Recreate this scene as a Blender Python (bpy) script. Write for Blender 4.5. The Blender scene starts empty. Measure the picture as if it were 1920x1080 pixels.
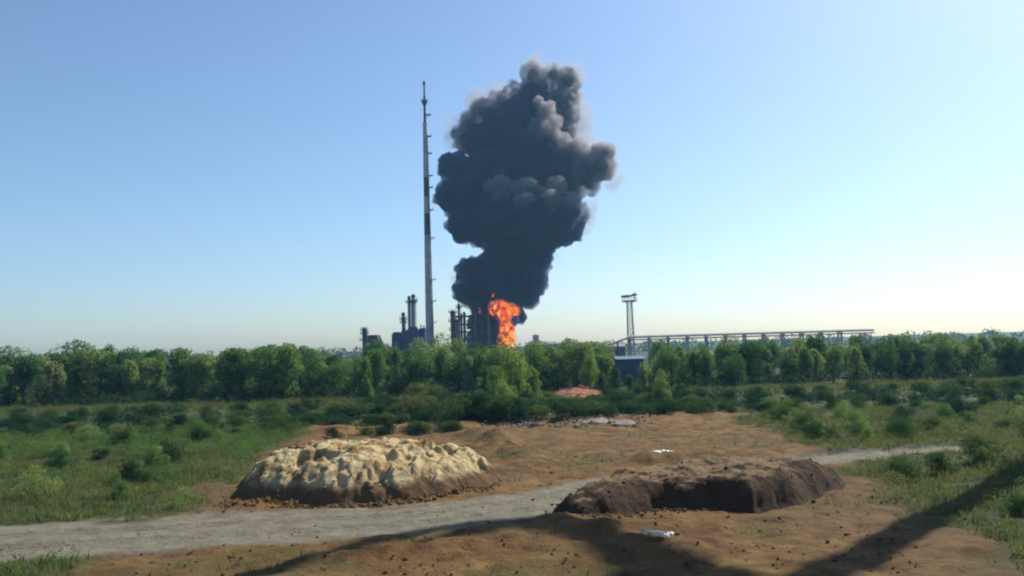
import bpy, bmesh, math, random
import numpy as np
from mathutils import Vector, Matrix
R = math.radians
random.seed(7); rng = np.random.default_rng(7)
scene = bpy.context.scene
COL = scene.collection

# ------------------------------------------------------------------ camera, world, sun, exposure
CAM_H = 8.0; FPX = 1500.0                       # focal length in pixels of the 1920 wide photograph
PITCH, ROLL = math.atan(108/1500), R(1.7)
cd = bpy.data.cameras.new('camera'); cam = bpy.data.objects.new('camera', cd); COL.objects.link(cam)
cd.sensor_width = 36; cd.lens = 36*FPX/1920; cd.clip_end = 20000; cd.clip_start = .1
cam.matrix_world = Matrix.Translation((0, 0, CAM_H)) @ Matrix.Rotation(R(90)+PITCH, 4, 'X') @ Matrix.Rotation(-ROLL, 4, 'Z')
scene.camera = cam
CM = cam.matrix_world.copy()

SUN_DIR = Vector((.70, .71, 0)).normalized(); SUN_EL = R(42)
world = bpy.data.worlds.new('World'); scene.world = world; world.use_nodes = True
wn = world.node_tree; bg = wn.nodes['Background']
sky = wn.nodes.new('ShaderNodeTexSky'); sky.sky_type = 'NISHITA'; sky.sun_disc = False
sky.sun_elevation = SUN_EL; sky.sun_rotation = math.atan2(SUN_DIR.x, SUN_DIR.y)
sky.air_density = 1.0; sky.dust_density = .9; sky.ozone_density = 2.6
tint = wn.nodes.new('ShaderNodeMix'); tint.data_type = 'RGBA'; tint.blend_type = 'MULTIPLY'; tint.inputs[0].default_value = 1
tint.inputs[7].default_value = (.84, .925, .985, 1)      # white balance of the phone
wn.links.new(sky.outputs[0], tint.inputs[6]); wn.links.new(tint.outputs[2], bg.inputs[0]); bg.inputs[1].default_value = .083
sl = bpy.data.lights.new('sun', 'SUN'); so = bpy.data.objects.new('sun', sl); COL.objects.link(so)
sl.energy = 5.0; sl.angle = R(.5); sl.color = (1, .93, .82)
sdir = Vector((SUN_DIR.x*math.cos(SUN_EL), SUN_DIR.y*math.cos(SUN_EL), math.sin(SUN_EL)))
so.rotation_euler = sdir.to_track_quat('Z', 'Y').to_euler(); so.location = (60, 0, 80)
vs = scene.view_settings; scene.display_settings.display_device = 'sRGB'
vs.view_transform = 'Standard'; vs.look = 'None'; vs.exposure = 0.8; vs.gamma = 1; vs.use_curve_mapping = False
cy = scene.cycles
cy.use_denoising = True; cy.volume_step_rate = .12; cy.volume_bounces = 1; cy.max_bounces = 6; cy.transparent_max_bounces = 12
cy.pixel_filter_type = 'BLACKMAN_HARRIS'; cy.filter_width = 2.1

# ------------------------------------------------------------------ helpers
def P(px, py, d):
    """world point seen at pixel (px, py) of the photograph d metres away along the ground of the camera"""
    a = CM.translation; b = CM @ Vector(((px-960)/FPX, -(py-540)/FPX, -1)) - a
    return a + b*(d/b.y)
def G(px, py, z=0.0):
    """ground point seen at pixel"""
    a = CM.translation; b = P(px, py, 1.0)-a
    return a + b*((z-a.z)/b.z)
def base(px, d, py=640):
    p = P(px, py, d); return Vector((p.x, p.y, 0))
def Z(px, py, d): return P(px, py, d).z

def nodes(name):
    m = bpy.data.materials.new(name); m.use_nodes = True
    nt = m.node_tree; return m, nt, nt.nodes['Principled BSDF']
def ramp(nt, fac, stops):
    r = nt.nodes.new('ShaderNodeValToRGB'); e = r.color_ramp.elements
    while len(e) < len(stops): e.new(.5)
    for k, (p, c) in enumerate(stops): e[k].position = p; e[k].color = (*c, 1)
    nt.links.new(fac, r.inputs[0]); return r.outputs[0]
def noise(nt, scale, detail=5, rough=.6, vec=None, dist=0):
    n = nt.nodes.new('ShaderNodeTexNoise'); n.inputs['Scale'].default_value = scale
    n.inputs['Detail'].default_value = detail; n.inputs['Roughness'].default_value = rough
    n.inputs['Distortion'].default_value = dist
    if vec is None:
        g = nt.nodes.new('ShaderNodeNewGeometry'); vec = g.outputs['Position']
    nt.links.new(vec, n.inputs['Vector']); return n.outputs[0]
def mixc(nt, fac, a, b, mode='MIX'):
    m = nt.nodes.new('ShaderNodeMix'); m.data_type = 'RGBA'; m.blend_type = mode
    for sock, v in ((m.inputs[0], fac), (m.inputs[6], a), (m.inputs[7], b)):
        if isinstance(v, (int, float)): sock.default_value = v
        elif isinstance(v, tuple): sock.default_value = (*v, 1)
        else: nt.links.new(v, sock)
    return m.outputs[2]
def bump(nt, bsdf, h, strength, dist):
    b = nt.nodes.new('ShaderNodeBump'); b.inputs['Strength'].default_value = strength
    b.inputs['Distance'].default_value = dist; nt.links.new(h, b.inputs['Height'])
    nt.links.new(b.outputs[0], bsdf.inputs['Normal'])
def weathered(name, c1, c2, scale=.5, rough=.7, metal=0, bscale=4, bdist=.02):
    m, nt, b = nodes(name)
    nt.links.new(ramp(nt, noise(nt, scale), [(.35, c1), (.65, c2)]), b.inputs['Base Color'])
    b.inputs['Roughness'].default_value = rough; b.inputs['Metallic'].default_value = metal
    b.inputs['Specular IOR Level'].default_value = .2
    bump(nt, b, noise(nt, bscale), .5, bdist); return m

M = {}
M['stack'] = weathered('stack_steel', (.30, .31, .33), (.42, .42, .42), .15, .6)
M['dark'] = weathered('dark_steel', (.02, .025, .034), (.045, .052, .062), .4, .6)
M['bluesteel'] = weathered('blue_grey_cladding', (.03, .05, .105), (.055, .08, .15), .3, .7)
M['brown'] = weathered('brown_steel', (.06, .055, .05), (.12, .10, .085), .4, .7)
M['grey'] = weathered('grey_paint', (.28, .29, .30), (.38, .39, .40), .4, .6)
M['mastpaint'] = weathered('pale_mast_paint', (.38, .36, .35), (.50, .47, .46), .8, .6)
M['pipe'] = weathered('pipe_cladding', (.40, .36, .35), (.55, .50, .48), .5, .5)
M['shedblue'] = weathered('blue_shed_sheet', (.06, .10, .17), (.09, .14, .22), .4, .7)
M['roofgrey'] = weathered('grey_violet_roof', (.13, .13, .16), (.20, .19, .22), .4, .8)
M['concrete'] = weathered('concrete', (.26, .25, .23), (.38, .37, .34), .5, .9)
M['bark'] = weathered('bark', (.05, .035, .025), (.11, .08, .055), 3, .95)
M['rubble'] = weathered('pale_rubble', (.09, .075, .055), (.27, .24, .20), 1.5, .95)
M['plastic'] = weathered('white_sheet', (.42, .40, .36), (.58, .56, .52), 2, .5)
M['glass'] = weathered('window_glass', (.03, .04, .05), (.06, .07, .08), 1, .2)

def leaf_mat(name, stops, hue):
    m, nt, b = nodes(name)
    oi = nt.nodes.new('ShaderNodeObjectInfo')
    col = ramp(nt, oi.outputs['Random'], stops)
    tc = nt.nodes.new('ShaderNodeTexCoord')
    n = noise(nt, hue, 3, .6, tc.outputs['Object'])
    col = mixc(nt, 1.0, col, ramp(nt, n, [(.3, (.55, .6, .7)), (.7, (1.5, 1.35, .95))]), 'MULTIPLY')
    out = nt.nodes['Material Output']
    d = nt.nodes.new('ShaderNodeBsdfDiffuse'); t = nt.nodes.new('ShaderNodeBsdfTranslucent')
    mx = nt.nodes.new('ShaderNodeMixShader'); mx.inputs[0].default_value = .42
    nt.links.new(col, d.inputs[0]); nt.links.new(col, t.inputs[0])
    nt.links.new(d.outputs[0], mx.inputs[1]); nt.links.new(t.outputs[0], mx.inputs[2])
    nt.links.new(mx.outputs[0], out.inputs['Surface']); nt.nodes.remove(b)
    return m
M['leaf'] = leaf_mat('tree_leaves', [(0, (.035, .10, .035)), (.3, (.07, .16, .045)), (.6, (.125, .215, .06)), (.8, (.18, .26, .08)), (1, (.21, .27, .12))], .5)
M['leafbright'] = leaf_mat('bright_leaves', [(0, (.13, .23, .05)), (1, (.19, .27, .07))], .5)
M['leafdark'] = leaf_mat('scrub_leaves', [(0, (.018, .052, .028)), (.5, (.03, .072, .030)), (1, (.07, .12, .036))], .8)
M['leafolive'] = leaf_mat('olive_leaves', [(0, (.085, .125, .040)), (1, (.125, .155, .055))], .8)
M['grass'] = leaf_mat('grass_blades', [(0, (.10, .13, .045)), (1, (.12, .14, .05))], .3)

class MB:
    def __init__(s): s.v = []; s.f = []
    def box(s, x0, x1, y0, y1, z0, z1):
        n = len(s.v)
        s.v += [(x, y, z) for z in (z0, z1) for y in (y0, y1) for x in (x0, x1)]
        s.f += [tuple(n+i for i in q) for q in ((0,2,3,1),(4,5,7,6),(0,1,5,4),(2,6,7,3),(0,4,6,2),(1,3,7,5))]
        return s
    def tube(s, a, b, r0, r1=None, n=10, cap=True):
        r1 = r0 if r1 is None else r1; a = Vector(a); b = Vector(b); d = (b-a).normalized()
        u = d.orthogonal().normalized(); w = d.cross(u); k = len(s.v)
        for c, r in ((a, r0), (b, r1)):
            for i in range(n):
                t = 2*math.pi*i/n; s.v.append(tuple(c+u*(r*math.cos(t))+w*(r*math.sin(t))))
        for i in range(n):
            j = (i+1) % n; s.f.append((k+i, k+j, k+n+j, k+n+i))
        if cap: s.f.append(tuple(k+i for i in reversed(range(n)))); s.f.append(tuple(k+n+i for i in range(n)))
        return s
    def lathe(s, prof, n=16, c=(0, 0)):
        k = len(s.v)
        for r, z in prof:
            for i in range(n):
                t = 2*math.pi*i/n; s.v.append((c[0]+r*math.cos(t), c[1]+r*math.sin(t), z))
        for a in range(len(prof)-1):
            for i in range(n):
                j = (i+1) % n; s.f.append((k+a*n+i, k+a*n+j, k+(a+1)*n+j, k+(a+1)*n+i))
        s.f.append(tuple(k+i for i in reversed(range(n)))); m = k+(len(prof)-1)*n
        s.f.append(tuple(m+i for i in range(n))); return s
    def ring(s, r0, r1, z0, z1, n=20, c=(0, 0)):
        k = len(s.v)
        for r, z in ((r1, z0), (r1, z1), (r0, z1), (r0, z0)):
            for i in range(n):
                t = 2*math.pi*i/n; s.v.append((c[0]+r*math.cos(t), c[1]+r*math.sin(t), z))
        for a in range(4):
            for i in range(n):
                j = (i+1) % n; b = (a+1) % 4; s.f.append((k+a*n+i, k+a*n+j, k+b*n+j, k+b*n+i))
        return s
    def mesh(s, name, smooth=False):
        me = bpy.data.meshes.new(name); me.from_pydata([tuple(v) for v in s.v], [], s.f)
        if smooth: me.polygons.foreach_set('use_smooth', [True]*len(me.polygons))
        return me
    def build(s, name, mat, parent=None, loc=(0, 0, 0), smooth=False):
        return link(name, s.mesh(name, smooth), mat, parent, loc)
def link(name, me, mat=None, parent=None, loc=(0, 0, 0)):
    o = bpy.data.objects.new(name, me); COL.objects.link(o); o.location = loc
    if mat and not me.materials: me.materials.append(mat)
    if parent: o.parent = parent
    return o
def tag(o, label=None, cat=None, group=None, kind=None):
    if label: o['label'] = label
    if cat: o['category'] = cat
    if group: o['group'] = group
    if kind: o['kind'] = kind
    return o
def thing(name, label, cat, loc=(0, 0, 0), rz=0, group=None):
    o = bpy.data.objects.new(name, None); COL.objects.link(o); o.location = loc; o.rotation_euler.z = rz
    o.empty_display_size = .5
    return tag(o, label, cat, group)
def dup(o, parent=None, loc=None):
    c = o.copy(); COL.objects.link(c)
    if parent: c.parent = parent
    if loc is not None: c.location = loc
    for ch in list(o.children): dup(ch, c)
    return c
def handrail(mb, r, z, n=12, c=(0, 0)):
    mb.ring(r-.06, r, z+1.1, z+1.18, 20, c); mb.ring(r-.05, r, z+.55, z+.6, 20, c)
    for i in range(n):
        t = 2*math.pi*i/n; x, y = c[0]+(r-.03)*math.cos(t), c[1]+(r-.03)*math.sin(t)
        mb.tube((x, y, z), (x, y, z+1.1), .04, n=4, cap=False)
    return mb

# value noise in numpy -------------------------------------------------------
def vnoise(x, y, seed=0):
    xi = np.floor(x).astype(np.int64); yi = np.floor(y).astype(np.int64); fx = x-xi; fy = y-yi
    fx = fx*fx*(3-2*fx); fy = fy*fy*(3-2*fy)
    def h(a, b):
        n = (a*374761393+b*668265263+seed*974711) & 0xffffffff
        n = ((n ^ (n >> 13))*1274126177) & 0xffffffff
        return ((n ^ (n >> 16)) & 0xffff)/65535.0
    return (h(xi, yi)*(1-fx)+h(xi+1, yi)*fx)*(1-fy)+(h(xi, yi+1)*(1-fx)+h(xi+1, yi+1)*fx)*fy
def fbm(x, y, s, o=5, g=.5, seed=0):
    a = 1; t = 0; w = 0
    for k in range(o):
        t = t+a*vnoise(x/s+17.3*k, y/s-9.1*k, seed+k); w += a; a *= g; s *= .5
    return t/w
def ss(a, b, x):
    t = np.clip((x-a)/(b-a), 0, 1); return t*t*(3-2*t)
def seg_dist(x, y, pts):
    best = np.full(np.shape(x), 1e9); tt = np.zeros(np.shape(x))
    for k in range(len(pts)-1):
        ax, ay = pts[k]; bx, by = pts[k+1]; dx, dy = bx-ax, by-ay
        t = np.clip(((x-ax)*dx+(y-ay)*dy)/(dx*dx+dy*dy), 0, 1)
        d = np.hypot(x-ax-t*dx, y-ay-t*dy); m = d < best
        best = np.where(m, d, best); tt = np.where(m, k+t, tt)
    return best, tt

# ------------------------------------------------------------------ ground: one sheet to the horizon
def axis(lo, hi, step, far, grow=1.18):
    a = list(np.arange(lo, hi, step)); s = step; x = hi
    while x < far: a.append(x); s *= grow; x += s
    a.append(far); s = step; x = lo-step; b = []
    while x > -far: b.append(x); s *= grow; x -= s
    b.append(-far); return np.array(b[::-1]+a)
ax = axis(-34, 34, .16, 6000); ay = axis(24, 75, .16, 6000)
gx, gy = np.meshgrid(ax, ay)
def xy(px, py): g = G(px, py); return (g.x, g.y)
road_pts = [xy(-300, 1030), xy(400, 990), xy(662, 976), xy(850, 962), xy(960, 948), xy(1060, 932), xy(1200, 900), xy(1400, 872), xy(1800, 840)]
rd, rt = seg_dist(gx, gy, road_pts)
road_w = np.interp(rt, [0, 2, 3, 4, 5, 6, 8], [3.4, 3.5, 3.5, 3.3, 3.0, 2.2, 1.6])*(1+.35*(fbm(gx, gy, 4, 3, seed=5)-.5))
near = ss(6, 24, gy)*(1-ss(78, 110, gy))*(1-ss(50, 90, np.abs(gx)))
hgt = near*((fbm(gx, gy, 3.2, 3, .55, seed=6)-.5)*.35 + (fbm(gx, gy, 9, 3, seed=1)-.5)*.7 + (fbm(gx, gy, 1.6, 4, .6, seed=2)-.5)*.42 + (fbm(gx, gy, .7, 3, .6, seed=4)-.5)*.14)
roadm = 1-ss(road_w*.85, road_w*1.25, rd)
hgt = hgt*(1-roadm*.85)-.06*roadm
for off in (.9, 1.5): hgt -= roadm*.13*np.exp(-((rd-off)/.16)**2)*(.4+fbm(gx, gy, 2.5, 3, seed=44))
roadm = np.clip(roadm*(1.25-1.1*ss(.52, .72, fbm(gx, gy, 1.8, 5, .6, seed=45))*ss(1.6, 3.2, rd)), 0, 1)
# a tyre-rut bank left of the spoil heap and low ruts
for k, (a, b, hh, w) in enumerate([((930, 828), (1010, 870), .55, 1.3), ((890, 815), (960, 835), .45, 1.2), ((1080, 1003), (1330, 985), .35, .8),
                                   ((1040, 1030), (1330, 1040), .2, .8), ((560, 1048), (960, 1012), .22, .5), ((1200, 868), (1330, 862), .5, 1.0),
                                   ((1180, 1015), (1300, 1030), .22, .5)]):
    d, _ = seg_dist(gx, gy, [xy(*a), xy(*b)])
    hgt += hh*np.exp(-(d/w)**2)*(.6+.8*fbm(gx, gy, 1.2, 3, seed=20+k))
bank, _ = seg_dist(gx, gy, [xy(300, 806), xy(700, 806), xy(860, 798), xy(900, 787), xy(1258, 785), xy(1700, 775)])
hgt += .5*np.exp(-(bank/2.2)**2)*(.5+fbm(gx, gy, 3, 3, seed=33))
# grass weight: olive strip and everything behind the hedge, verges at both sides
side = ss(14.0, 18.5, -gx+2.5*(fbm(gx, gy, 4, 3, seed=8)-.5)*2 - .10*(gy-30)) + ss(15, 19.5, gx+3.5*(fbm(gx, gy, 4, 3, seed=9)-.5)*2 - .12*(gy-30))
green = np.clip(ss(86, 96, gy+3*(fbm(gx, gy, 5, 3, seed=3)-.5)) + side*(gy > 5), 0, 1)
patch = ss(.50, .66, fbm(gx, gy, 3.5, 4, seed=12))*.55*(1-roadm)
def ground_z(x, y):
    i = np.clip(np.searchsorted(ax, x), 1, len(ax)-1); j = np.clip(np.searchsorted(ay, y), 1, len(ay)-1)
    return float(hgt[j, i])
nx, ny = len(ax), len(ay)
vv = np.stack([gx.ravel(), gy.ravel(), hgt.ravel()], 1)
ii = (np.arange(ny-1)[:, None]*nx+np.arange(nx-1)[None]).ravel()
ff = np.stack([ii, ii+1, ii+nx+1, ii+nx], 1)
def np_mesh(name, v, f, smooth=True):
    me = bpy.data.meshes.new(name); me.vertices.add(len(v)); me.vertices.foreach_set('co', np.asarray(v, np.float32).ravel())
    k = f.shape[1]; me.loops.add(len(f)*k); me.polygons.add(len(f))
    me.loops.foreach_set('vertex_index', np.asarray(f, np.int32).ravel())
    me.polygons.foreach_set('loop_start', np.arange(0, len(f)*k, k, dtype=np.int32))
    me.polygons.foreach_set('use_smooth', np.full(len(f), smooth)); me.update(calc_edges=True); return me
gm = np_mesh('ground', vv, ff)
ca = gm.color_attributes.new('zones', 'FLOAT_COLOR', 'POINT')
zc = np.stack([roadm.ravel(), green.ravel(), patch.ravel(), np.ones(nx*ny)], 1).astype(np.float32)
ca.data.foreach_set('color', zc.ravel())
m, nt, b = nodes('ground_soil')
at = nt.nodes.new('ShaderNodeAttribute'); at.attribute_name = 'zones'
sp = nt.nodes.new('ShaderNodeSeparateColor'); nt.links.new(at.outputs['Color'], sp.inputs[0])
soil = ramp(nt, noise(nt, .45, 8, .68), [(.32, (.045, .022, .008)), (.43, (.11, .056, .018)), (.53, (.165, .092, .030)), (.64, (.20, .132, .046)), (.76, (.29, .20, .09))])
soil = mixc(nt, ramp(nt, noise(nt, .09, 3), [(.42, (0, 0, 0)), (.62, (.7, .7, .7))]), soil, (.13, .078, .034))
roadc = ramp(nt, noise(nt, .8, 8, .7), [(.3, (.12, .105, .074)), (.5, (.185, .168, .125)), (.7, (.24, .22, .17))])
grassc = ramp(nt, noise(nt, .5, 8, .7), [(.3, (.02, .04, .015)), (.55, (.05, .07, .024)), (.8, (.09, .095, .04))])
weedc = ramp(nt, noise(nt, 1.6, 6, .7), [(.35, (.06, .052, .016)), (.7, (.13, .105, .036))])
c = mixc(nt, sp.outputs[2], soil, weedc); c = mixc(nt, sp.outputs[1], c, grassc); c = mixc(nt, sp.outputs[0], c, roadc)
nt.links.new(c, b.inputs['Base Color']); b.inputs['Roughness'].default_value = .95; b.inputs['Specular IOR Level'].default_value = .15
bump(nt, b, noise(nt, 1.6, 10, .75), 1.0, .4)
gm.materials.append(m); M['soil'] = m
tag(link('ground', gm), kind='structure')

# ------------------------------------------------------------------ earth heaps
def heap(name, outline_px, top_fn, mat, label, cat, step=.09, rough=.5, seed=0, group=None, skirt=.25, extra=None, z0=0):
    """heightfield heap on the ground inside a polygon given by ground points"""
    pts = list(outline_px)
    x0, x1 = min(p[0] for p in pts)-.3, max(p[0] for p in pts)+.3; y0, y1 = min(p[1] for p in pts)-.3, max(p[1] for p in pts)+.3
    X, Y = np.meshgrid(np.arange(x0, x1, step), np.arange(y0, y1, step))
    wx = X+(fbm(X, Y, 1.5, 4, seed=seed+50)-.5)*rough*1.6; wy = Y+(fbm(X, Y, 1.5, 4, seed=seed+60)-.5)*rough*1.6
    inside = np.zeros(X.shape, bool); n = len(pts)
    for k in range(n):
        ax_, ay_ = pts[k]; bx_, by_ = pts[(k+1) % n]
        cond = ((ay_ > wy) != (by_ > wy)) & (wx < (bx_-ax_)*(wy-ay_)/(by_-ay_+1e-9)+ax_)
        inside ^= cond
    d, _ = seg_dist(wx, wy, pts+[pts[0]]); d = np.where(inside, d, -d)
    H = top_fn(X, Y, d)
    H = np.where(d > -.25, H, -1.0)
    keep = H > -.5
    idx = -np.ones(X.shape, int)
    q = keep[:-1, :-1] & keep[1:, :-1] & keep[:-1, 1:] & keep[1:, 1:]
    used = np.zeros(X.shape, bool)
    for a in (slice(None, -1), slice(1, None)):
        for c_ in (slice(None, -1), slice(1, None)): used[a, c_] |= q
    idx[used] = np.arange(used.sum())
    f = np.stack([idx[:-1, :-1][q], idx[:-1, 1:][q], idx[1:, 1:][q], idx[1:, :-1][q]], 1)
    ox, oy = X[used].mean(), Y[used].mean()
    v = np.stack([X[used]-ox, Y[used]-oy, H[used]], 1)
    me = np_mesh(name, v, f); me.materials.append(mat)
    o = link(name, me, loc=(ox, oy, z0)); tag(o, label, cat, group); return o

def earth_mat(name, stops, scale=1.2, bd=.25, rough=.95):
    m, nt, b = nodes(name)
    nt.links.new(ramp(nt, noise(nt, scale, 9, .68, dist=.4), stops), b.inputs['Base Color'])
    b.inputs['Roughness'].default_value = rough; b.inputs['Specular IOR Level'].default_value = .15
    bump(nt, b, noise(nt, 3.0, 9, .7), .9, bd); return m
M['clay'] = earth_mat('yellow_clay', [(.36, (.16, .098, .04)), (.43, (.28, .19, .085)), (.50, (.44, .34, .18)), (.64, (.52, .42, .245)), (.8, (.58, .49, .33))], .75, .35)
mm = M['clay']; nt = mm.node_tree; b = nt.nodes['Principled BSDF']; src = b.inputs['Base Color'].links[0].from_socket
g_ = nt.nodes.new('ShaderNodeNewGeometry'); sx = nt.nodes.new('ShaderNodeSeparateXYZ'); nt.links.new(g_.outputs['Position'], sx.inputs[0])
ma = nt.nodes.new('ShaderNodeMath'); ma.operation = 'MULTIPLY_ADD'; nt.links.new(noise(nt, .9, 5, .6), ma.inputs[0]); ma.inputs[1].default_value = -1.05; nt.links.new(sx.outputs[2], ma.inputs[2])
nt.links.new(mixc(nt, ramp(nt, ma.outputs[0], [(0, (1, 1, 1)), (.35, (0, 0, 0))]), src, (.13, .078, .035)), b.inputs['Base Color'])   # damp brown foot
M['darksoil'] = earth_mat('soil_lit_top_shaded_face', [(.3, (.03, .018, .011)), (.55, (.056, .033, .018)), (.8, (.095, .058, .032))], .8, .2)
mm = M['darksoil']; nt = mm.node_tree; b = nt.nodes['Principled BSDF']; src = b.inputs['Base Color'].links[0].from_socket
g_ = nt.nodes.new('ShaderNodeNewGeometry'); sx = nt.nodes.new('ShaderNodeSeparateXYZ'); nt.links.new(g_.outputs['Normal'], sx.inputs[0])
nt.links.new(mixc(nt, ramp(nt, sx.outputs[2], [(.84, (0, 0, 0)), (.97, (1, 1, 1))]), src, (.15, .10, .05)), b.inputs['Base Color'])  # upward faces painted tan as if sunlit, steep ones kept dark as shade
M['rust'] = earth_mat('rust_red_soil', [(.34, (.05, .035, .02)), (.44, (.16, .05, .035)), (.52, (.24, .11, .055)), (.64, (.30, .20, .10))], 1.1, .2)
M['palesoil'] = earth_mat('pale_dry_soil', [(.3, (.13, .11, .08)), (.6, (.2, .17, .135)), (.8, (.3, .27, .23))], .8, .12)

def clay_top(X, Y, d):
    r = fbm(X, Y, 1.3, 5, .55, seed=71); r2 = np.abs(fbm(X, Y, 2.2, 4, .5, seed=75)-.5)*2
    r3 = np.abs(fbm(X, Y, .75, 3, .5, seed=79)-.5)*2
    prof = 1-np.exp(-np.clip(d, 0, None)/1.5)
    pit = ss(.56, .66, fbm(X, Y, 1.5, 3, .5, seed=83))*(1-ss(3.2, 5.0, d))
    return prof*(2.5+.4*(fbm(X, Y, 5, 2, seed=70)-.5)) + ss(0, 1.2, d)*((r-.5)*.8 - pit*.45 + (fbm(X, Y, .45, 3, .6, seed=84)-.5)*.35 - (.08-np.clip(r2, 0, .08))*1.6*(1-ss(3., 5., d)) - (.10-np.clip(r3, 0, .10))*1.0) - ss(0, -.25, d)*.4
gl = G(560, 930); 
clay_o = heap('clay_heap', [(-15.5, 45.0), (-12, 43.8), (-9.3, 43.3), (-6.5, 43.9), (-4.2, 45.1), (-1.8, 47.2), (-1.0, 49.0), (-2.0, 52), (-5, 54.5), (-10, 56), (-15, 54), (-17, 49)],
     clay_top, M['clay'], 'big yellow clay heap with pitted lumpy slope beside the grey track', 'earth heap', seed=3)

def dark_top(X, Y, d):
    prof = np.clip(1-np.exp(-np.clip(d, 0, None)/.62), 0, 1)
    return prof*(1.25+.5*(fbm(X, Y, 4, 3, seed=94)-.5)+.035*(X-3)) + ss(0, .8, d)*((fbm(X, Y, 1.1, 5, .55, seed=91)-.5)*.7) - ss(0, -.25, d)*.3
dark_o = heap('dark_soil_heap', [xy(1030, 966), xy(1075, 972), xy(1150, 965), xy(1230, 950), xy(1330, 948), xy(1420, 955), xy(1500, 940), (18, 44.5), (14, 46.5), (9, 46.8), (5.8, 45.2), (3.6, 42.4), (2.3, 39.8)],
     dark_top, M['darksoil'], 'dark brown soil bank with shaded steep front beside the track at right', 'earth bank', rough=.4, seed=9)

def rust_top(X, Y, d):
    return (1-np.exp(-np.clip(d, 0, None)/1.4))*1.15*(.1+1.3*fbm(X, Y, 1.6, 4, .6, seed=100)) - ss(0, -.25, d)*.3
g0 = G(1035, 745)
heap('rust_heap', [xy(1032, 742), xy(1060, 750), xy(1100, 752), xy(1135, 744), xy(1130, 733), xy(1080, 730), xy(1045, 733)],
     rust_top, M['rust'], 'rusty orange red heap between the hedge and the tree belt', 'earth heap', step=.25, rough=1, seed=14)

def rub_top(h):
    return lambda X, Y, d: (1-np.exp(-np.clip(d, 0, None)/.6))*h*.55*(.1+1.5*fbm(X, Y, .7, 4, .6, seed=110)) - ss(0, -.25, d)*.3
rub = [(905, 789, 22, .7, 'small pale rubble heap at the left end of the rubble line'), (985, 781, 34, 1.0, 'tallest pale rubble heap below the large middle tree'),
       (1050, 786, 40, .9, 'long pale rubble heap in front of the hedge right of centre'), (1118, 791, 44, .6, 'low grey rubble heap in front of the hedge'),
       (1170, 794, 22, .5, 'smallest pale rubble heap right of the long rubble line')]
clod_me = []
for k in range(5):
    bm = bmesh.new(); bmesh.ops.create_icosphere(bm, subdivisions=2, radius=1)
    r_ = random.Random(k)
    sc_ = Vector((1, r_.uniform(.6, 1), r_.uniform(.45, .8)))
    for v in bm.verts:
        v.co = v.co*(1+r_.uniform(-.22, .22)); v.co = Vector((v.co.x*sc_.x, v.co.y*sc_.y, v.co.z*sc_.z))
    me = bpy.data.meshes.new('stone'); bm.to_mesh(me); bm.free(); clod_me.append(me)
def scatter_mesh(name, items, mat, label, cat, kind='stuff'):
    V, F = [], []; off = 0
    srcs = [(np.array([v.co[:] for v in me.vertices]), np.array([p.vertices[:] for p in me.polygons])) for me in clod_me]
    for (x, y, z, s, a) in items:
        v, f = srcs[int(a*97) % 5]; ca_, sa = math.cos(a*6), math.sin(a*6)
        w = v*s; w = np.stack([w[:, 0]*ca_-w[:, 1]*sa+x, w[:, 0]*sa+w[:, 1]*ca_+y, w[:, 2]+z], 1)
        V.append(w); F.append(f+off); off += len(v)
    me = np_mesh(name, np.concatenate(V), np.concatenate(F), False); me.materials.append(mat)
    return tag(link(name, me), label, cat, kind=kind)
for (px, py, w, h, lab) in rub:
    n = 9; pts = [xy(px+w*math.cos(t), py-2+4.0*math.sin(t)) for t in np.linspace(0, 2*math.pi, n, endpoint=False)]
    heap('rubble_heap', pts, rub_top(h), M['rubble' if py % 2 else 'palesoil'], lab, 'rubble', step=.14, rough=.7, seed=px, group='pale rubble heaps along the hedge foot')
items = []
for _ in range(1500):
    px = random.uniform(200, 1720); py = random.uniform(795, 1078)**1
    x, y = xy(px, py)
    if seg_dist(np.array(x), np.array(y), road_pts)[0] < 3.4 and random.random() < .85: continue
    s = random.uniform(.02, .07)*(1.8 if random.random() < .08 else 1)
    items.append((x, y, ground_z(x, y)+s*.2, s, random.random()))
for _ in range(420):
    x = random.uniform(-16, -1); y = random.uniform(42.3, 44.5) + max(0, x+6)*.75; s = random.uniform(.04, .14)
    items.append((x, y, ground_z(x, y)+s*.2, s, random.random()))
scatter_mesh('earth_clods', items, M['soil'], 'loose earth clods scattered over the bare brown ground', 'clods')
items = []
for _ in range(520):
    px = random.choice([random.gauss(985, 30), random.gauss(1060, 45), random.uniform(890, 1240)]); py = random.uniform(782, 800)
    x, y = xy(px, py); s = random.uniform(.04, .17); items.append((x, y, ground_z(x, y)+s*.3, s, random.random()))
for px, py, s in [(1001, 799, .28), (1013, 905, .16), (1080, 800, .2), (1190, 797, .3), (690, 842, .12), (1130, 866, .12)]:
    x, y = xy(px, py); items.append((x, y, ground_z(x, y)+s*.4, s, random.random()))
scatter_mesh('rubble_lumps', items, M['rubble'], 'pale stones and broken lumps strewn along the hedge foot', 'stones')

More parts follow.
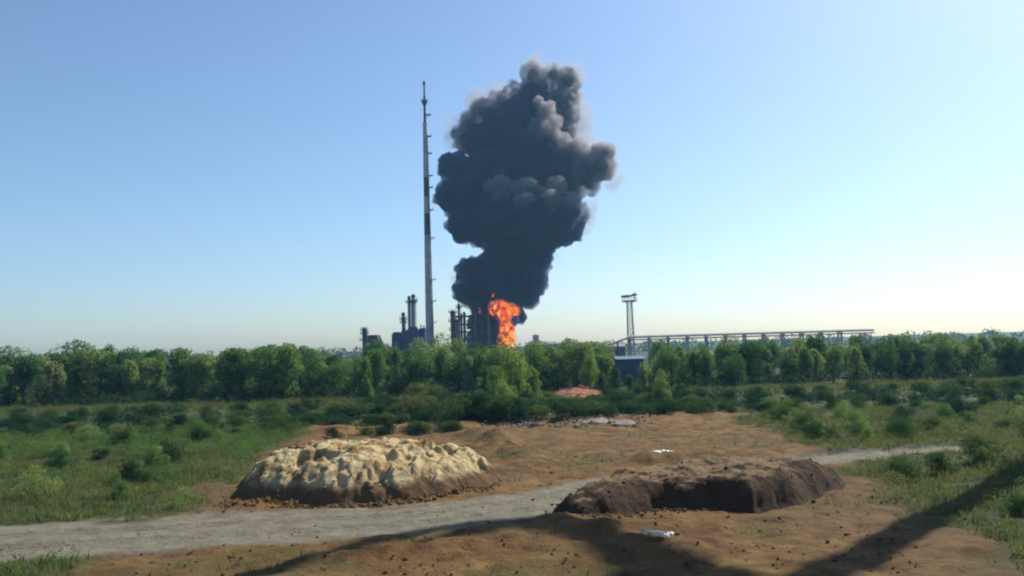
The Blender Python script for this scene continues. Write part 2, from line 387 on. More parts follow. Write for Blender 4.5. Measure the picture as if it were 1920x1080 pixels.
def on_heap(o, n, smin, smax):
    vs_ = o.data.vertices; out = []
    for _ in range(n):
        v = vs_[random.randrange(len(vs_))].co; s = smin+(smax-smin)*random.random()**3
        if v.z > .05: out.append((v.x+o.location.x, v.y+o.location.y, v.z+s*.1, s, random.random()))
    return out
scatter_mesh('clay_lumps', on_heap(clay_o, 700, .02, .11), M['clay'], 'dry lumps of clay lying over the pale heap', 'clods')
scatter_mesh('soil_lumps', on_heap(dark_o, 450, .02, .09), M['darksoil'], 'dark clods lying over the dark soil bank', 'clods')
items = []
for _ in range(1100):
    t = random.random(); x = -15.5+14.5*t; y = np.interp(x, [-15.5, -12, -9.3, -6.5, -4.2, -1.8, -1], [45, 43.8, 43.3, 43.9, 45.1, 47.2, 49])+random.gauss(-.15, .35)
    s = abs(random.gauss(.0, .05))+.02; items.append((x, y, ground_z(x, y)+s*.3, s, random.random()))
scatter_mesh('clay_crumbs', items, M['clay'], 'pale clay crumbs fallen at the foot of the clay heap', 'clods')
items = []
for _ in range(350):
    a_, b_ = random.choice([((1030, 968), (1150, 968)), ((1150, 968), (1240, 952)), ((1240, 952), (1330, 950)), ((1030, 966), (1075, 925))]); t = random.random()
    x, y = xy(a_[0]+(b_[0]-a_[0])*t, a_[1]+(b_[1]-a_[1])*t); x += random.gauss(0, .25); y += random.gauss(-.1, .3)
    s = abs(random.gauss(.0, .04))+.02; items.append((x, y, ground_z(x, y)+s*.3, s, random.random()))
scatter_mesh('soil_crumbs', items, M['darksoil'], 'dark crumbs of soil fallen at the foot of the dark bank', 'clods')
# crumpled white sheets at the lower right
def sheet(px, py, lx, ly, rot, label, seed):
    x, y = xy(px, py); n = 14; X, Y = np.meshgrid(np.linspace(-lx, lx, n*2), np.linspace(-ly, ly, n))
    ed = np.hypot(X/lx, Y/ly)**3; X = X*(1+.5*(fbm(X+seed, Y, .3, 3, seed=seed+1)-.5)*ed); Y = Y*(1+1.2*(fbm(X, Y+seed, .3, 3, seed=seed+2)-.5)*ed)*(1-.5*(X/lx)**2)
    Zz = .22*fbm(X+seed, Y, .22, 3, seed=seed)+.10*(1-(X/lx)**2)*(1-(Y/ly)**2)
    v = np.stack([X.ravel(), Y.ravel(), Zz.ravel()], 1)
    i = (np.arange(n-1)[:, None]*2*n+np.arange(2*n-1)[None]).ravel()
    f = np.stack([i, i+1, i+2*n+1, i+2*n], 1)
    me = np_mesh('plastic_sheet', v, f); me.materials.append(M['plastic'])
    o = link('plastic_sheet', me, loc=(x, y, ground_z(x, y)+.05)); o.rotation_euler.z = rot
    sd = o.modifiers.new('thickness', 'SOLIDIFY'); sd.thickness = .02
    tag(o, label, 'plastic sheet', 'white plastic scraps on the ground at lower right')
sheet(1228, 1024, .52, .22, -.35, 'larger crumpled white plastic scrap on the dirt at lower right', 3)
sheet(1252, 1010, .35, .16, .25, 'smaller white plastic scrap behind the larger scrap at lower right', 5)
sheet(1240, 863, .8, .25, .05, 'pale plastic strip lying on the ground behind the dark soil bank', 8)

# ------------------------------------------------------------------ added unseen gallery right of the frame: shaped to cast the long foreground shadow
TH = 56.0; disp = Vector((sdir.x/sdir.z*TH, sdir.y/sdir.z*TH, TH))
def cast_slab(pts_px, name, parent, th=.6):
    pts = [G(*p)+disp for p in pts_px]; n = len(pts)
    mb = MB(); mb.v = [tuple(p) for p in pts]+[(p.x, p.y, p.z+th) for p in pts]
    mb.f = [tuple(range(n)), tuple(range(2*n-1, n-1, -1))]+[(i, n+i, n+(i+1) % n, (i+1) % n) for i in range(n)]
    me = mb.mesh(name); bm = bmesh.new(); bm.from_mesh(me); bmesh.ops.recalc_face_normals(bm, faces=bm.faces)
    bmesh.ops.triangulate(bm, faces=bm.faces); bm.to_mesh(me); bm.free()
    return link(name, me, M['concrete'], parent)
cast_root = thing('shadow_caster', 'unseen shadow gallery on posts standing right of the soil banks', 'caster')
cast_slab([(300, 1106), (660, 1013), (763, 994), (879, 976), (972, 968), (1022, 966), (1063, 979), (1129, 997), (1191, 1016), (1260, 1035), (1420, 1080), (1440, 1300), (1000, 1300), (1070, 1100),
      (1113, 1080), (1150, 1068), (1190, 1061), (1129, 1044), (1082, 1025), (1019, 1000), (960, 996), (880, 998), (847, 992), (754, 1008), (660, 1030), (300, 1130)], 'cast_slab', cast_root)
cast_slab([(660, 1030), (754, 1015), (847, 1001), (960, 992), (960, 1000), (847, 1008), (754, 1022), (660, 1040)], 'cast_strip', cast_root, .4)
for (px, py) in [(1300, 1230), (1120, 1280)]:
    p = G(px, py)+disp
    MB().tube((p.x, p.y, 0), (p.x, p.y, TH), .5, n=12).build('post', M['concrete'], cast_root)  # posts carry the added shadow slab

# ------------------------------------------------------------------ plant structures
D = 450.0
# tall flare stack
bx = base(806, D, 650); zt = Z(793, 153, D)
fs = thing('flare_stack', 'very tall slender grey flare stack rising left of the smoke', 'stack', bx)
H = zt
def rad(z): return np.interp(z, [0, 12, 60, 110, 137, H], [2.2, 2.1, 1.85, 1.45, 1.2, 1.0])
zs = [0, 20, 40, 60, 72, 84, 94, 105, 120, 136.5]
for a in range(len(zs)-1):
    z0, z1 = zs[a], zs[a+1]
    o = MB().tube((0, 0, z0), (0, 0, z1-.12), rad(z0), rad(z1), 20).build('shaft_section', M['dark'] if a in (4, 6) else M['stack'], fs, smooth=False)
    if a in (4, 6): o['label'] = 'dark painted band of the stack'
    MB().ring(rad(z1)-.2, rad(z1)+.18, z1-.12, z1, 20).build('flange', M['dark'], fs)
MB().tube((2.3, 0, 2), (1.25, 0, 128), .28, .22, 8).build('riser_pipe', M['stack'], fs)
MB().tube((-.2, -2.1, 2), (-.1, -.8, 134), .12, .10, 6).build('ladder', M['stack'], fs)
for py in (216, 256, 288, 330, 352, 394, 447, 525, 565, 605):
    z = Z(797, py, D); r = rad(z)
    mb = MB().box(r*.6, r+2.2, -1.2, 1.2, z, z+.25); mb.box(r+2.05, r+2.12, -1, 1, z+1.0, z+1.1)
    for yy in (-.95, .95): mb.tube((r+2.1, yy, z), (r+2.1, yy, z+1.1), .08, n=5)
    mb.tube((r+1.5, 0, z), (r*.7, 0, z-1.6), .09, n=5); mb.build('platform', M['dark'], fs)
zc_ = Z(794, 188, D)
mb = MB().lathe([(.8, zc_-3.2), (1.9, zc_-.6), (1.9, zc_-.4), (.8, zc_-.3)], 16); handrail(mb, 1.95, zc_-.4); mb.build('crown_platform', M['dark'], fs)
MB().lathe([(.75, 136.5), (.62, zc_+2.8), (.45, zc_+3), (.45, H-2), (.75, H-1.6), (.75, H), (.55, H)], 14).build('burner_tip', M['dark'], fs)
MB().ring(2.0, 2.9, 0, 1.2, 20).build('footing', M['concrete'], fs)
for ang in (0, 120, 240):
    pass

# furnace block beside the stack (blue grey)
bx = base(768, D+6, 640)
fb = thing('furnace_block', 'stepped blue grey furnace block behind the trees left of the tall stack', 'furnace', bx)
k = D/1500
def X_(px, ref): return (px-ref)*k
MB().box(-4.5, 9.5, -6, 6, 0, Z(775, 622, D)).build('wall', M['bluesteel'], fb)
MB().box(-9.4, -4.6, -5, 5, 0, Z(745, 626, D)).build('side_wall', M['bluesteel'], fb)
mb = MB(); z0 = Z(775, 622, D)
mb.v = [(-1.5, -4, z0), (6, -4, z0), (4.5, -4, z0+2.8), (.2, -4, z0+2.8), (-1.5, 4, z0), (6, 4, z0), (4.5, 4, z0+2.8), (.2, 4, z0+2.8)]
mb.f = [(0,1,2,3),(7,6,5,4),(0,4,5,1),(1,5,6,2),(2,6,7,3),(3,7,4,0)]; mb.build('flue_hood', M['bluesteel'], fb)
mb = MB().box(5, 9.8, -6.3, -6.1, z0, z0+.12); 
for i in range(8): mb.tube((5+i*.68, -6.2, z0), (5+i*.68, -6.2, z0+1.1), .05, n=4)
mb.box(5, 9.8, -6.25, -6.15, z0+1.05, z0+1.12); mb.build('railing', M['dark'], fb)
for i in range(5):
    MB().box(-4.2+i*2.8, -3.9+i*2.8, -6.25, -6.0, 0, z0).build('column', M['dark'], fb)
for i in range(3):
    MB().box(-4.5, 9.5, -6.22, -6.02, 3+i*4, 3.25+i*4).build('girder', M['dark'], fb)
MB().tube((-6.8, -5.4, 2), (-6.8, -5.4, Z(745, 640, D)), .5, n=8).build('pipe', M['grey'], fb)
MB().box(6.2, 9.4, -4, 4, z0+.01, z0+2.0).build('roof_unit', M['bluesteel'], fb)
MB().box(-3.9, -1.9, -4, 3, z0+.01, z0+1.3).build('roof_unit', M['dark'], fb)
for i, (x, hh) in enumerate(((-3.2, 2.6), (7.0, 3.1), (8.6, 2.7))): MB().lathe([(.3, z0), (.3, z0+hh), (.5, z0+hh+.1), (.5, z0+hh+.5), (.1, z0+hh+.8)], 8, (x, -3)).build('vent', M['dark'], fb)
MB().box(-9.0, -5.4, -3, 3, Z(745, 626, D)+.01, Z(745, 626, D)+1.1).build('roof_unit', M['dark'], fb)
for i in range(4): MB().tube((-4+i*3.1, -6.7, 2.5+i*1.9), (-1+i*3.1, -6.7, 2.5+i*1.9), .35, n=8).tube((-1+i*3.1, -6.7, 2.5+i*1.9), (-1+i*3.1, -6.7, 4.4+i*1.9), .35, n=8).build('pipe', M['grey'], fb)
mb = MB().tube((-7, 0, 9), (2, 0, z0+1), .8, n=10); mb.build('duct', M['bluesteel'], fb)

def column(px, ytop, w, d, label, mat, platforms=(), bulge=None, group=None, cap=0, name='process_column', cat='column'):
    b_ = base(px, d, 640); h = Z(px, ytop, d); r = w*d/1500/2
    t = thing(name, label, cat, b_, 0, group)
    MB().lathe([(r*1.15, 0), (r, 1.5), (r, h-r*.8), (r*.75, h-r*.25), (r*.25, h)], 16).build('shell', mat, t, smooth=False)
    for py, pw in platforms:
        z = Z(px, py, d); pr = pw*d/1500/2
        pr += .5; mb = MB().ring(r*.9, pr, z-.25, z+.2, 18); handrail(mb, pr, z+.2, 10)
        for i in range(6):
            a = i*math.pi/3; mb.tube((pr*math.cos(a), pr*math.sin(a), z), (r*math.cos(a), r*math.sin(a), z-1.2), .07, n=4)
        mb.build('platform', M['dark'], t)
    MB().tube((r+.35, -.3, 1), (r+.35, -.3, h-1), .2, n=6).build('downpipe', M['grey'], t)
    mb = MB()
    for s in (-.3, .3): mb.tube((s, -r-.35, 0), (s, -r-.35, h-1), .05, n=4)
    for i in range(int(h/1.2)): mb.tube((-.3, -r-.35, i*1.2), (.3, -r-.35, i*1.2), .04, n=4)
    mb.build('ladder', M['dark'], t)
    if cap: MB().lathe([(r*.5, h-.3), (cap*d/3000, h+.3), (cap*d/3000, h+1.5), (r*.3, h+2)], 12).build('cap', M['dark'], t)
    return t
column(757, 592, 6, D+4, 'short dark column with bulging head left of the twin stacks', M['dark'], [(597, 12), (604, 11)], cap=7)
column(768.5, 561, 6, D+8, 'left of the two thin stacks above the blue grey furnace block', M['grey'], [(566, 11)], group='twin stacks over the furnace block', name='thin_stack', cat='stack', cap=6)
column(776.5, 558, 7, D+8, 'right taller one of the two thin stacks above the furnace block', M['grey'], [(566, 14), (562, 12)], group='twin stacks over the furnace block', name='thin_stack', cat='stack', cap=8)
column(683.5, 614, 8, D-20, 'dark column with platforms farthest left above the trees', M['dark'], [(625, 14), (637, 16), (618, 11)])
column(850, 582, 9, D-12, 'thick dark brown distillation column at left edge of the burning unit', M['brown'], [(585, 13), (602, 15), (618, 13), (632, 14)])
column(861.5, 568, 4, D-5, 'thin dark column just right of the thick brown distillation column', M['dark'], [(576, 8), (600, 8)])

# low plant hall far left
b_ = base(701, D-10, 650)
ph = thing('plant_hall', 'low grey plant hall with sloping roof right of the far left column', 'building', b_)
zt = Z(700, 630, D)
mb = MB(); w = 4.6
mb.v = [(-w, -5, 0), (w, -5, 0), (w, 5, 0), (-w, 5, 0), (-w, -5, zt), (w-2, -5, zt), (w-2, 5, zt), (-w, 5, zt), (w, -5, zt-4.5), (w, 5, zt-4.5)]
mb.f = [(0,1,8,5,4), (3,7,6,9,2), (0,4,7,3), (1,2,9,8), (5,8,9,6), (4,5,6,7)]; mb.build('wall', M['brown'], ph)
MB().box(-w-.3, w-1.9, -5.3, 5.3, zt+.01, zt+.3).build('roof', M['roofgrey'], ph)
for i in range(3): MB().box(-3.6+i*2, -2.5+i*2, -5.12, -5.01, zt-3, zt-1.6).build('window', M['glass'], ph)

# burning unit steel frame
b_ = base(891, D-4, 640); sfh = Z(890, 585, D)
sf = thing('steel_frame', 'dark open steel process frame with floors beside the fire', 'steel frame', b_)
xs = [X_(p_, 891) for p_ in (857, 872, 888, 904, 920)]
for x in xs:
    for y in (-5, 5):
        MB().box(x-.42, x+.42, y-.42, y+.42, 0, sfh if x > xs[0] else sfh-4).build('column', M['dark'], sf)
for py in (592, 607, 621, 634, 646):
    z = Z(890, py, D); MB().box(xs[0]-.5, xs[-1]+.5, -5.4, 5.4, z-.7, z).build('floor', M['dark'], sf)
    mb = MB().box(xs[0]-.4, xs[-1]+.4, -5.45, -5.38, z+1.0, z+1.08)
    for i in range(14): mb.tube((xs[0]+i*1.45, -5.42, z), (xs[0]+i*1.45, -5.42, z+1), .05, n=4)
    mb.build('railing', M['dark'], sf)
for i in range(4):
    for (a, c_) in ((607, 592), (634, 621)):
        MB().tube((xs[i], -5.1, Z(890, a, D)), (xs[i+1], -5.1, Z(890, c_, D)), .16, n=5).build('brace', M['dark'], sf)
for (x, py, r, l) in ((-2, 613, 1.3, 5), (3.5, 627, 1.5, 4), (6, 600, 1.3, 4), (-6.5, 640, 1.2, 3)):
    z = Z(890, py, D); MB().tube((x-l/2, 0, z), (x+l/2, 0, z), r, n=14).build('vessel', M['bluesteel'], sf)
for x in (-7, 0.5, 7.5):
    MB().tube((x, -3, 0), (x, -3, sfh-1), .45, n=8).build('pipe', M['grey'] if x > 0 else M['brown'], sf)

# low sheds on the right
def shed(px0, px1, ytop, d, mat, label, roof='roofgrey', depth=8, name='low_shed', ridge=1.2):
    pm = (px0+px1)/2; b_ = base(pm, d, 650); h = Z(pm, ytop, d)-ridge; w = (px1-px0)*d/3000
    t = thing(name, label, 'shed', b_)
    MB().box(-w, w, 0, depth, 0, h).build('wall', mat, t)
    mb = MB(); mb.v = [(-w-.3, -.4, h+.01), (w+.3, -.4, h+.01), (w+.3, depth+.4, h+.01), (-w-.3, depth+.4, h+.01), (-w-.3, depth/2, h+ridge), (w+.3, depth/2, h+ridge)]
    mb.f = [(0,1,5,4), (2,3,4,5), (0,4,3), (1,2,5), (3,2,1,0)]; mb.build('roof', M[roof], t)
    n = max(3, int(w/1.3)) if name != 'blue_shed' else 0
    for i in range(n):
        x = -w+(i+.5)*2*w/n; MB().box(x-.45, x+.45, -.06, -.003, h-2.2, h-1.1).build('window', M['glass'], t)
    for i in range(int(2*w/1.2)):
        x = -w+.3+i*1.2
        MB().box(x, x+.12, -.05, -.001, 0, h-2.4).build('sheet_rib', mat, t)
    return t
shed(986, 1044, 641, 380, M['roofgrey'], 'long low grey violet shed on the horizon right of the fire')
shed(1138, 1172, 644, 300, M['roofgrey'], 'small grey violet shed left of the floodlight mast foot')
shed(1156, 1206, 668, 150, M['shedblue'], 'dull blue sheet metal shed in a gap of the tree belt at right', 'shedblue', 6, 'blue_shed', .5)

# small elevated tank on horizon
b_ = base(1005, 420, 640); wt = thing('elevated_tank', 'tiny grey elevated tank on the horizon right of the fire', 'water tank', b_)
h = Z(1005, 626, 420); MB().lathe([(.9, h-4), (1.7, h-3), (1.7, h-.6), (.3, h)], 12).build('tank', M['grey'], wt)
for sx in (-1, 1):
    for sy in (-1, 1): MB().tube((sx*1.1, sy*1.1, 0), (sx*.8, sy*.8, h-3.6), .14, n=5).build('leg', M['grey'], wt)

# floodlight mast
d = 300; b_ = base(1183, d, 640); h = Z(1181, 560, d)
fm = thing('floodlight_mast', 'tall pale lattice floodlight mast with ring head at right', 'floodlight mast', b_)
s0, s1 = 1.25, .85
def hw(z): return s0+(s1-s0)*z/h
for sx in (-1, 1):
    for sy in (-1, 1): MB().tube((sx*s0, sy*s0, 0), (sx*s1, sy*s1, h-.5), .17, .13, n=6).build('leg', M['mastpaint'], fm)
nb = 12
for i in range(nb):
    z0, z1 = (h-1)*i/nb, (h-1)*(i+1)/nb
    mb = MB(); a, c_ = hw(z0), hw(z1)
    for q in range(4):
        A = [(-1, -1), (1, -1), (1, 1), (-1, 1)][q]; B = [(-1, -1), (1, -1), (1, 1), (-1, 1)][(q+1) % 4]
        mb.tube((A[0]*a, A[1]*a, z0), (B[0]*c_, B[1]*c_, z1), .09, n=4); mb.tube((B[0]*a, B[1]*a, z0), (A[0]*c_, A[1]*c_, z1), .09, n=4)
        mb.tube((A[0]*c_, A[1]*c_, z1), (B[0]*c_, B[1]*c_, z1), .09, n=4)
    mb.build('bracing', M['mastpaint'], fm)
zr = h-.6
MB().ring(1.9, 2.9, zr-.5, zr-.15, 24).build('ring_platform', M['dark'], fm)
mb = MB(); handrail(mb, 2.85, zr-.1, 16); mb.build('railing', M['grey'], fm)
MB().ring(2.5, 2.75, zr+1.6, zr+1.9, 24).build('lamp_ring', M['grey'], fm)
for q in range(4):
    a = q*math.pi/2+.78; MB().tube((.9*math.cos(a), .9*math.sin(a), zr-1.2), (2.6*math.cos(a), 2.6*math.sin(a), zr-.3), .1, n=5).build('strut', M['grey'], fm)
for q in range(12):
    a = q*math.pi/6; mb = MB().box(-.35, .35, -.2, .2, -.35, .35)
    o = mb.build('floodlight', M['grey'] if q % 2 else M['dark'], fm, (2.75*math.cos(a), 2.75*math.sin(a), zr+1.5+(.5 if a < 1.2 or a > 5.2 else 0))); o.rotation_euler = (R(25), 0, a+math.pi/2)
MB().tube((1.9, 0, zr), (2.2, 0, zr+3.2), .16, n=5).build('aerial', M['grey'], fm)

# pipe rack
d = 255; p0 = base(1182, d, 640); p1 = base(1640, d, 640)
pr = thing('pipe_rack', 'pale elevated pipe rack on posts running right from the floodlight mast', 'pipe rack', p0)
L = p1.x-p0.x; zb = Z(1220, 633, d)
for i in range(int(L/6.1)):
    x = i*6.1
    MB().box(x-.25, x+.25, -.25, .25, 0, zb-.4).build('post', M['grey'], pr)
    MB().box(x-.25, x+.25, 2.2, 2.7, 0, zb-.4).build('post', M['grey'], pr)
    MB().box(x-.2, x+.2, -.6, 3, zb-.4, zb-.05).build('cross_beam', M['grey'], pr)
for (y, r, z) in ((0, .32, zb+.3), (1, .25, zb+.25), (1.9, .4, zb+.4)):
    MB().tube((-.5, y, z), (L, y, z), r, n=10).build('pipe', M['pipe'], pr)
MB().box(-.5, L, -.5, -.38, zb-.75, zb-.35).build('edge_beam', M['grey'], pr)
q = base(1138, d, 645); q = q-p0; z1 = Z(1140, 648, d)
for y in (0, 1.2):
    MB().tube((-.5, y, zb+.2), (q.x, y, z1), .3, n=10).build('sloping_pipe', M['pipe'], pr)
MB().box(q.x*.55-.2, q.x*.55+.2, -.2, .2, 0, (zb+z1)/2-.3).build('post', M['brown'], pr)
MB().box(q.x-.2, q.x+.2, -.2, .2, 0, z1-.3).build('post', M['brown'], pr)

# ------------------------------------------------------------------ smoke and fire
ICO = {}
for k in (1, 2):
    bm = bmesh.new(); bmesh.ops.create_icosphere(bm, subdivisions=k+1, radius=1)
    bm.verts.ensure_lookup_table(); ICO[k] = (np.array([v.co[:] for v in bm.verts]), np.array([[v.index for v in f.verts] for f in bm.faces])); bm.free()
def union(spheres, voxel, name, smooth=2):
    V, F = [], []; off = 0
    for (c_, r) in spheres:
        v, f = ICO[2 if r > 2.5 else 1]
        V.append(v*r+np.array(c_)); F.append(f+off); off += len(v)
    me = np_mesh(name, np.concatenate(V), np.concatenate(F))
    o = bpy.data.objects.new(name, me); COL.objects.link(o)
    rm = o.modifiers.new('r', 'REMESH'); rm.mode = 'VOXEL'; rm.voxel_size = voxel; rm.use_smooth_shade = True
    if smooth:
        sm = o.modifiers.new('s', 'SMOOTH'); sm.iterations = smooth; sm.factor = .5
    dg = bpy.context.evaluated_depsgraph_get()
    me2 = bpy.data.meshes.new_from_object(o.evaluated_get(dg)); me2.name = name
    bpy.data.objects.remove(o); bpy.data.meshes.remove(me)
    me2.polygons.foreach_set('use_smooth', [True]*len(me2.polygons))
    return me2
def puffs(blobs, seed, grow=0.0, n1=32, n2=6, jitter=.25):
    rr = random.Random(seed); out = []
    def rdir():
        while True:
            v = Vector((rr.uniform(-1, 1), rr.uniform(-1, 1), rr.uniform(-1, 1)))
            if .05 < v.length < 1: return v.normalized()
    for (px, py, rp, dd) in blobs:
        c_ = P(px, py, D+dd); r = rp*(D+dd)/1500
        out.append((c_, r*.84+grow))
        for _ in range(n1):
            dr = rdir(); r1 = r*rr.uniform(.18, .36); c1 = c_+dr*(r*.99-r1*.9)
            out.append((c1, r1+grow))
            for _ in range(n2):
                d2 = (rdir()+dr*.7).normalized(); r2 = r1*rr.uniform(.25, .5)
                out.append((c1+d2*(r1*1.0-r2*.35), r2+grow*.8))
    return [q for q in out if q[1] > .3]
lower = [(935, 590, 40, 14), (913, 608, 38, 16), (908, 640, 36, 16), (925, 560, 50, 12), (880, 545, 34, 8), (886, 512, 36, 8), (960, 535, 50, 10), (988, 550, 30, 4), (1002, 525, 32, 4),
         (945, 490, 52, 10), (988, 480, 46, 8), (1012, 490, 28, 6), (965, 450, 60, 8), (1000, 440, 56, 6),
         (873, 420, 40, 2), (852, 370, 40, 0), (856, 318, 38, 4), (880, 360, 56, 6), (905, 410, 58, 4), (940, 400, 64, 6),
         (1060, 425, 38, 6), (1020, 410, 58, 0), (925, 335, 58, 8), (980, 300, 72, 18), (1025, 300, 60, 18), (910, 268, 46, 18), (945, 238, 50, 20), (985, 218, 54, 24), (1050, 330, 44, 10), (1000, 180, 30, 22)]
front = [(1000, 400, 54, -12), (955, 400, 48, -12), (1052, 402, 38, -10), (940, 345, 20, -20), (968, 352, 15, -23), (990, 350, 21, -22), (1015, 362, 16, -22), (1043, 350, 22, -18), (1072, 376, 19, -14), (918, 348, 14, -18), (1060, 395, 26, -12)]
upper = [(940, 372, 22, -17), (985, 378, 26, -20), (1030, 378, 26, -19), (1062, 384, 20, -15), (1045, 268, 28, 6), (1010, 245, 26, 2), (903, 208, 26, 26), (932, 190, 24, 28), (882, 232, 26, 24), (962, 172, 24, 28), (1056, 250, 30, 20), (1060, 215, 30, 24), (866, 254, 24, 20), (912, 214, 26, 24), (1030, 240, 50, 26),
         (1010, 165, 36, 26), (1000, 140, 28, 26), (1038, 140, 26, 30), (1065, 152, 28, 28), (1070, 185, 26, 30), (1048, 200, 40, 28), (878, 262, 34, 22),
         (1090, 322, 44, 8), (1125, 312, 34, 6), (1133, 285, 26, 6), (1072, 290, 36, 10), (1105, 345, 26, 10), (1068, 350, 34, 12), (1085, 400, 24, 8),
         (1025, 208, 22, 0), (1040, 228, 18, -2), (1010, 190, 12, 2)]
main = lower+front+upper
def smoke_vol(name, dens, col, aniso=.2, lo=None, scale=.14):
    m = bpy.data.materials.new(name); m.use_nodes = True; nt = m.node_tree; nt.nodes.clear()
    out = nt.nodes.new('ShaderNodeOutputMaterial'); v = nt.nodes.new('ShaderNodeVolumePrincipled')
    v.inputs['Color'].default_value = (*col, 1); v.inputs['Density'].default_value = dens; v.inputs['Anisotropy'].default_value = aniso
    if lo is not None:
        mr = nt.nodes.new('ShaderNodeMapRange'); mr.inputs[1].default_value = .38; mr.inputs[2].default_value = .62
        mr.inputs[3].default_value = lo; mr.inputs[4].default_value = dens
        nt.links.new(noise(nt, scale, 4, .6, dist=.6), mr.inputs[0]); nt.links.new(mr.outputs[0], v.inputs['Density'])
    nt.links.new(v.outputs[0], out.inputs['Volume']); return m
m, nt, b = nodes('soot_core'); b.inputs['Base Color'].default_value = (.018, .02, .024, 1); b.inputs['Roughness'].default_value = 1; b.inputs['Specular IOR Level'].default_value = 0
M['soot'] = m
M['smoke'] = smoke_vol('black_smoke', .9, (.10, .16, .32), .38, .12); M['upsmoke'] = smoke_vol('grey_lit_smoke', .50, (.40, .39, .41), .30, .03); M['litsmoke'] = smoke_vol('sunlit_top_smoke', .7, (.52, .50, .50), .25, .13, .2); M['thin'] = smoke_vol('thin_smoke', .075, (.50, .48, .47), .2, 0.0, .07);  # paler colour stands in for sunlit billow tops, partly so in the grey shell
origin = base(930, D, 640)
sm = thing('smoke_plume', 'huge billowing black smoke plume rising from the fire', 'smoke', origin)
def put(me, name, mat, parent):
    o = link(name, me, mat, parent); o.location = -origin if parent is sm else (0, 0, 0); return o
core = union([(c_, r-1.5) for c_, r in puffs([q for q in main if q[2] > 25], 5, -2.2, 0, 0) if r > 3], 1.1, 'smoke_core')
put(core, 'dense_core', M['soot'], sm)
put(union(puffs(lower+[q for q in front if q[2] > 25], 5, 0.0), .5, 'smoke_billows', 0), 'billows', M['smoke'], sm)
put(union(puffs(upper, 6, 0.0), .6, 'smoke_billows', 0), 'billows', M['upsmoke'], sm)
put(union(puffs([(a, b_, c_, d_+7) for a, b_, c_, d_ in front if c_ <= 25]+[(930, 352, 13, -9), (953, 357, 11, -12), (1003, 372, 14, -14), (1030, 372, 15, -12), (1058, 370, 13, -9), (1084, 392, 12, -2), (975, 364, 12, -14)], 9, 0.0, 40, 6), .5, 'smoke_billows', 0), 'billows', M['litsmoke'], sm)
thin = [(900, 190, 28, 26), (930, 168, 22, 28), (856, 262, 24, 20), (1100, 270, 26, 10), (1060, 205, 40, 30), (880, 232, 26, 26), (918, 192, 24, 30), (940, 205, 30, 30), (870, 250, 32, 28), (1150, 338, 20, 20), (1135, 300, 32, 12), (1085, 215, 30, 36), (1080, 250, 38, 34), (1075, 140, 26, 32), (1092, 415, 26, 12), (1045, 488, 10, 6), (862, 520, 18, 10), (1010, 125, 26, 34), (1095, 380, 26, 14), (858, 235, 22, 26)]
put(union(puffs(thin, 8, 1.2), .9, 'smoke_veil', 2), 'thin_veil', M['thin'], sm)
# dark smoke ball right of the flames
ball = [(934, 604, 6, -24), (966, 600, 9, -22), (931, 594, 5, -24), (968, 590, 20, -4), (976, 597, 12, -6), (955, 580, 14, 0)]
put(union(puffs(ball[-3:], 11, -1.6, 0, 0), .6, 'ball_core'), 'dense_core', M['soot'], sm)
put(union(puffs(ball, 11, .2), .5, 'ball_billows', 1), 'billows', M['smoke'], sm)

def fire_mat(name, strength, scale):
    m = bpy.data.materials.new(name); m.use_nodes = True; nt = m.node_tree; nt.nodes.clear()
    out = nt.nodes.new('ShaderNodeOutputMaterial'); e = nt.nodes.new('ShaderNodeEmission')
    c_ = ramp(nt, noise(nt, scale, 5, .65, dist=1.2), [(.36, (.03, .004, .002)), (.44, (.22, .02, .004)), (.50, (.60, .07, .01)), (.56, (1.0, .22, .03)), (.64, (1.15, .50, .10)), (.74, (1.4, 1.0, .45))])
    nt.links.new(c_, e.inputs[0]); e.inputs[1].default_value = strength
    nt.links.new(e.outputs[0], out.inputs['Surface']); return m
M['fire'] = fire_mat('flames', .95, .16)
fr = thing('fire', 'orange fireball and flames burning behind the middle trees', 'fire', origin)
def fput(me, name):
    o = link(name, me, M['fire'], fr); o.location = -origin; return o
mv = bpy.data.materials.new('flame_glow'); mv.use_nodes = True; nt = mv.node_tree; nt.nodes.clear()
out = nt.nodes.new('ShaderNodeOutputMaterial'); v = nt.nodes.new('ShaderNodeVolumePrincipled'); v.inputs['Density'].default_value = .12
v.inputs['Color'].default_value = (.1, .06, .05, 1); v.inputs['Emission Color'].default_value = (1, .22, .03, 1)
mr = nt.nodes.new('ShaderNodeMapRange'); mr.inputs[1].default_value = .42; mr.inputs[2].default_value = .62; mr.inputs[3].default_value = 0; mr.inputs[4].default_value = .16
nt.links.new(noise(nt, .22, 4, .6, dist=1), mr.inputs[0]); nt.links.new(mr.outputs[0], v.inputs['Emission Strength']); nt.links.new(v.outputs[0], out.inputs['Volume'])
go = link('flame_glow', union(puffs([(938, 582, 21, -15), (958, 585, 18, -15), (950, 605, 17, -14), (952, 630, 20, -14), (950, 648, 20, -14), (926, 575, 12, -14)], 31, .3, 26, 5), .5, 'flame_glow', 1), mv, fr); go.location = -origin
fput(union(puffs([(938, 583, 15, -16), (950, 586, 13, -16), (964, 583, 9, -14), (935, 578, 8, -18), (926, 584, 9, -15), (944, 574, 9, -14)], 21, 0, 26, 5), .35, 'fireball', 1), 'fireball')
fput(union(puffs([(950, 628, 14, -14), (950, 613, 12, -14), (953, 640, 14, -14), (946, 650, 14, -14), (958, 616, 8, -15), (946, 601, 8, -12)], 22, 0, 26, 5), .35, 'flames', 1), 'flame_column')
fput(union(puffs([(901, 585, 3.2, -6), (899, 578, 2.2, -6)], 23, 0, 12, 3), .25, 'flame_lick', 1), 'flame_lick')
fput(union(puffs([(924, 555, 2.6, -12), (926, 551, 1.8, -12)], 24, 0, 12, 3), .25, 'flame_lick', 1), 'flame_lick')

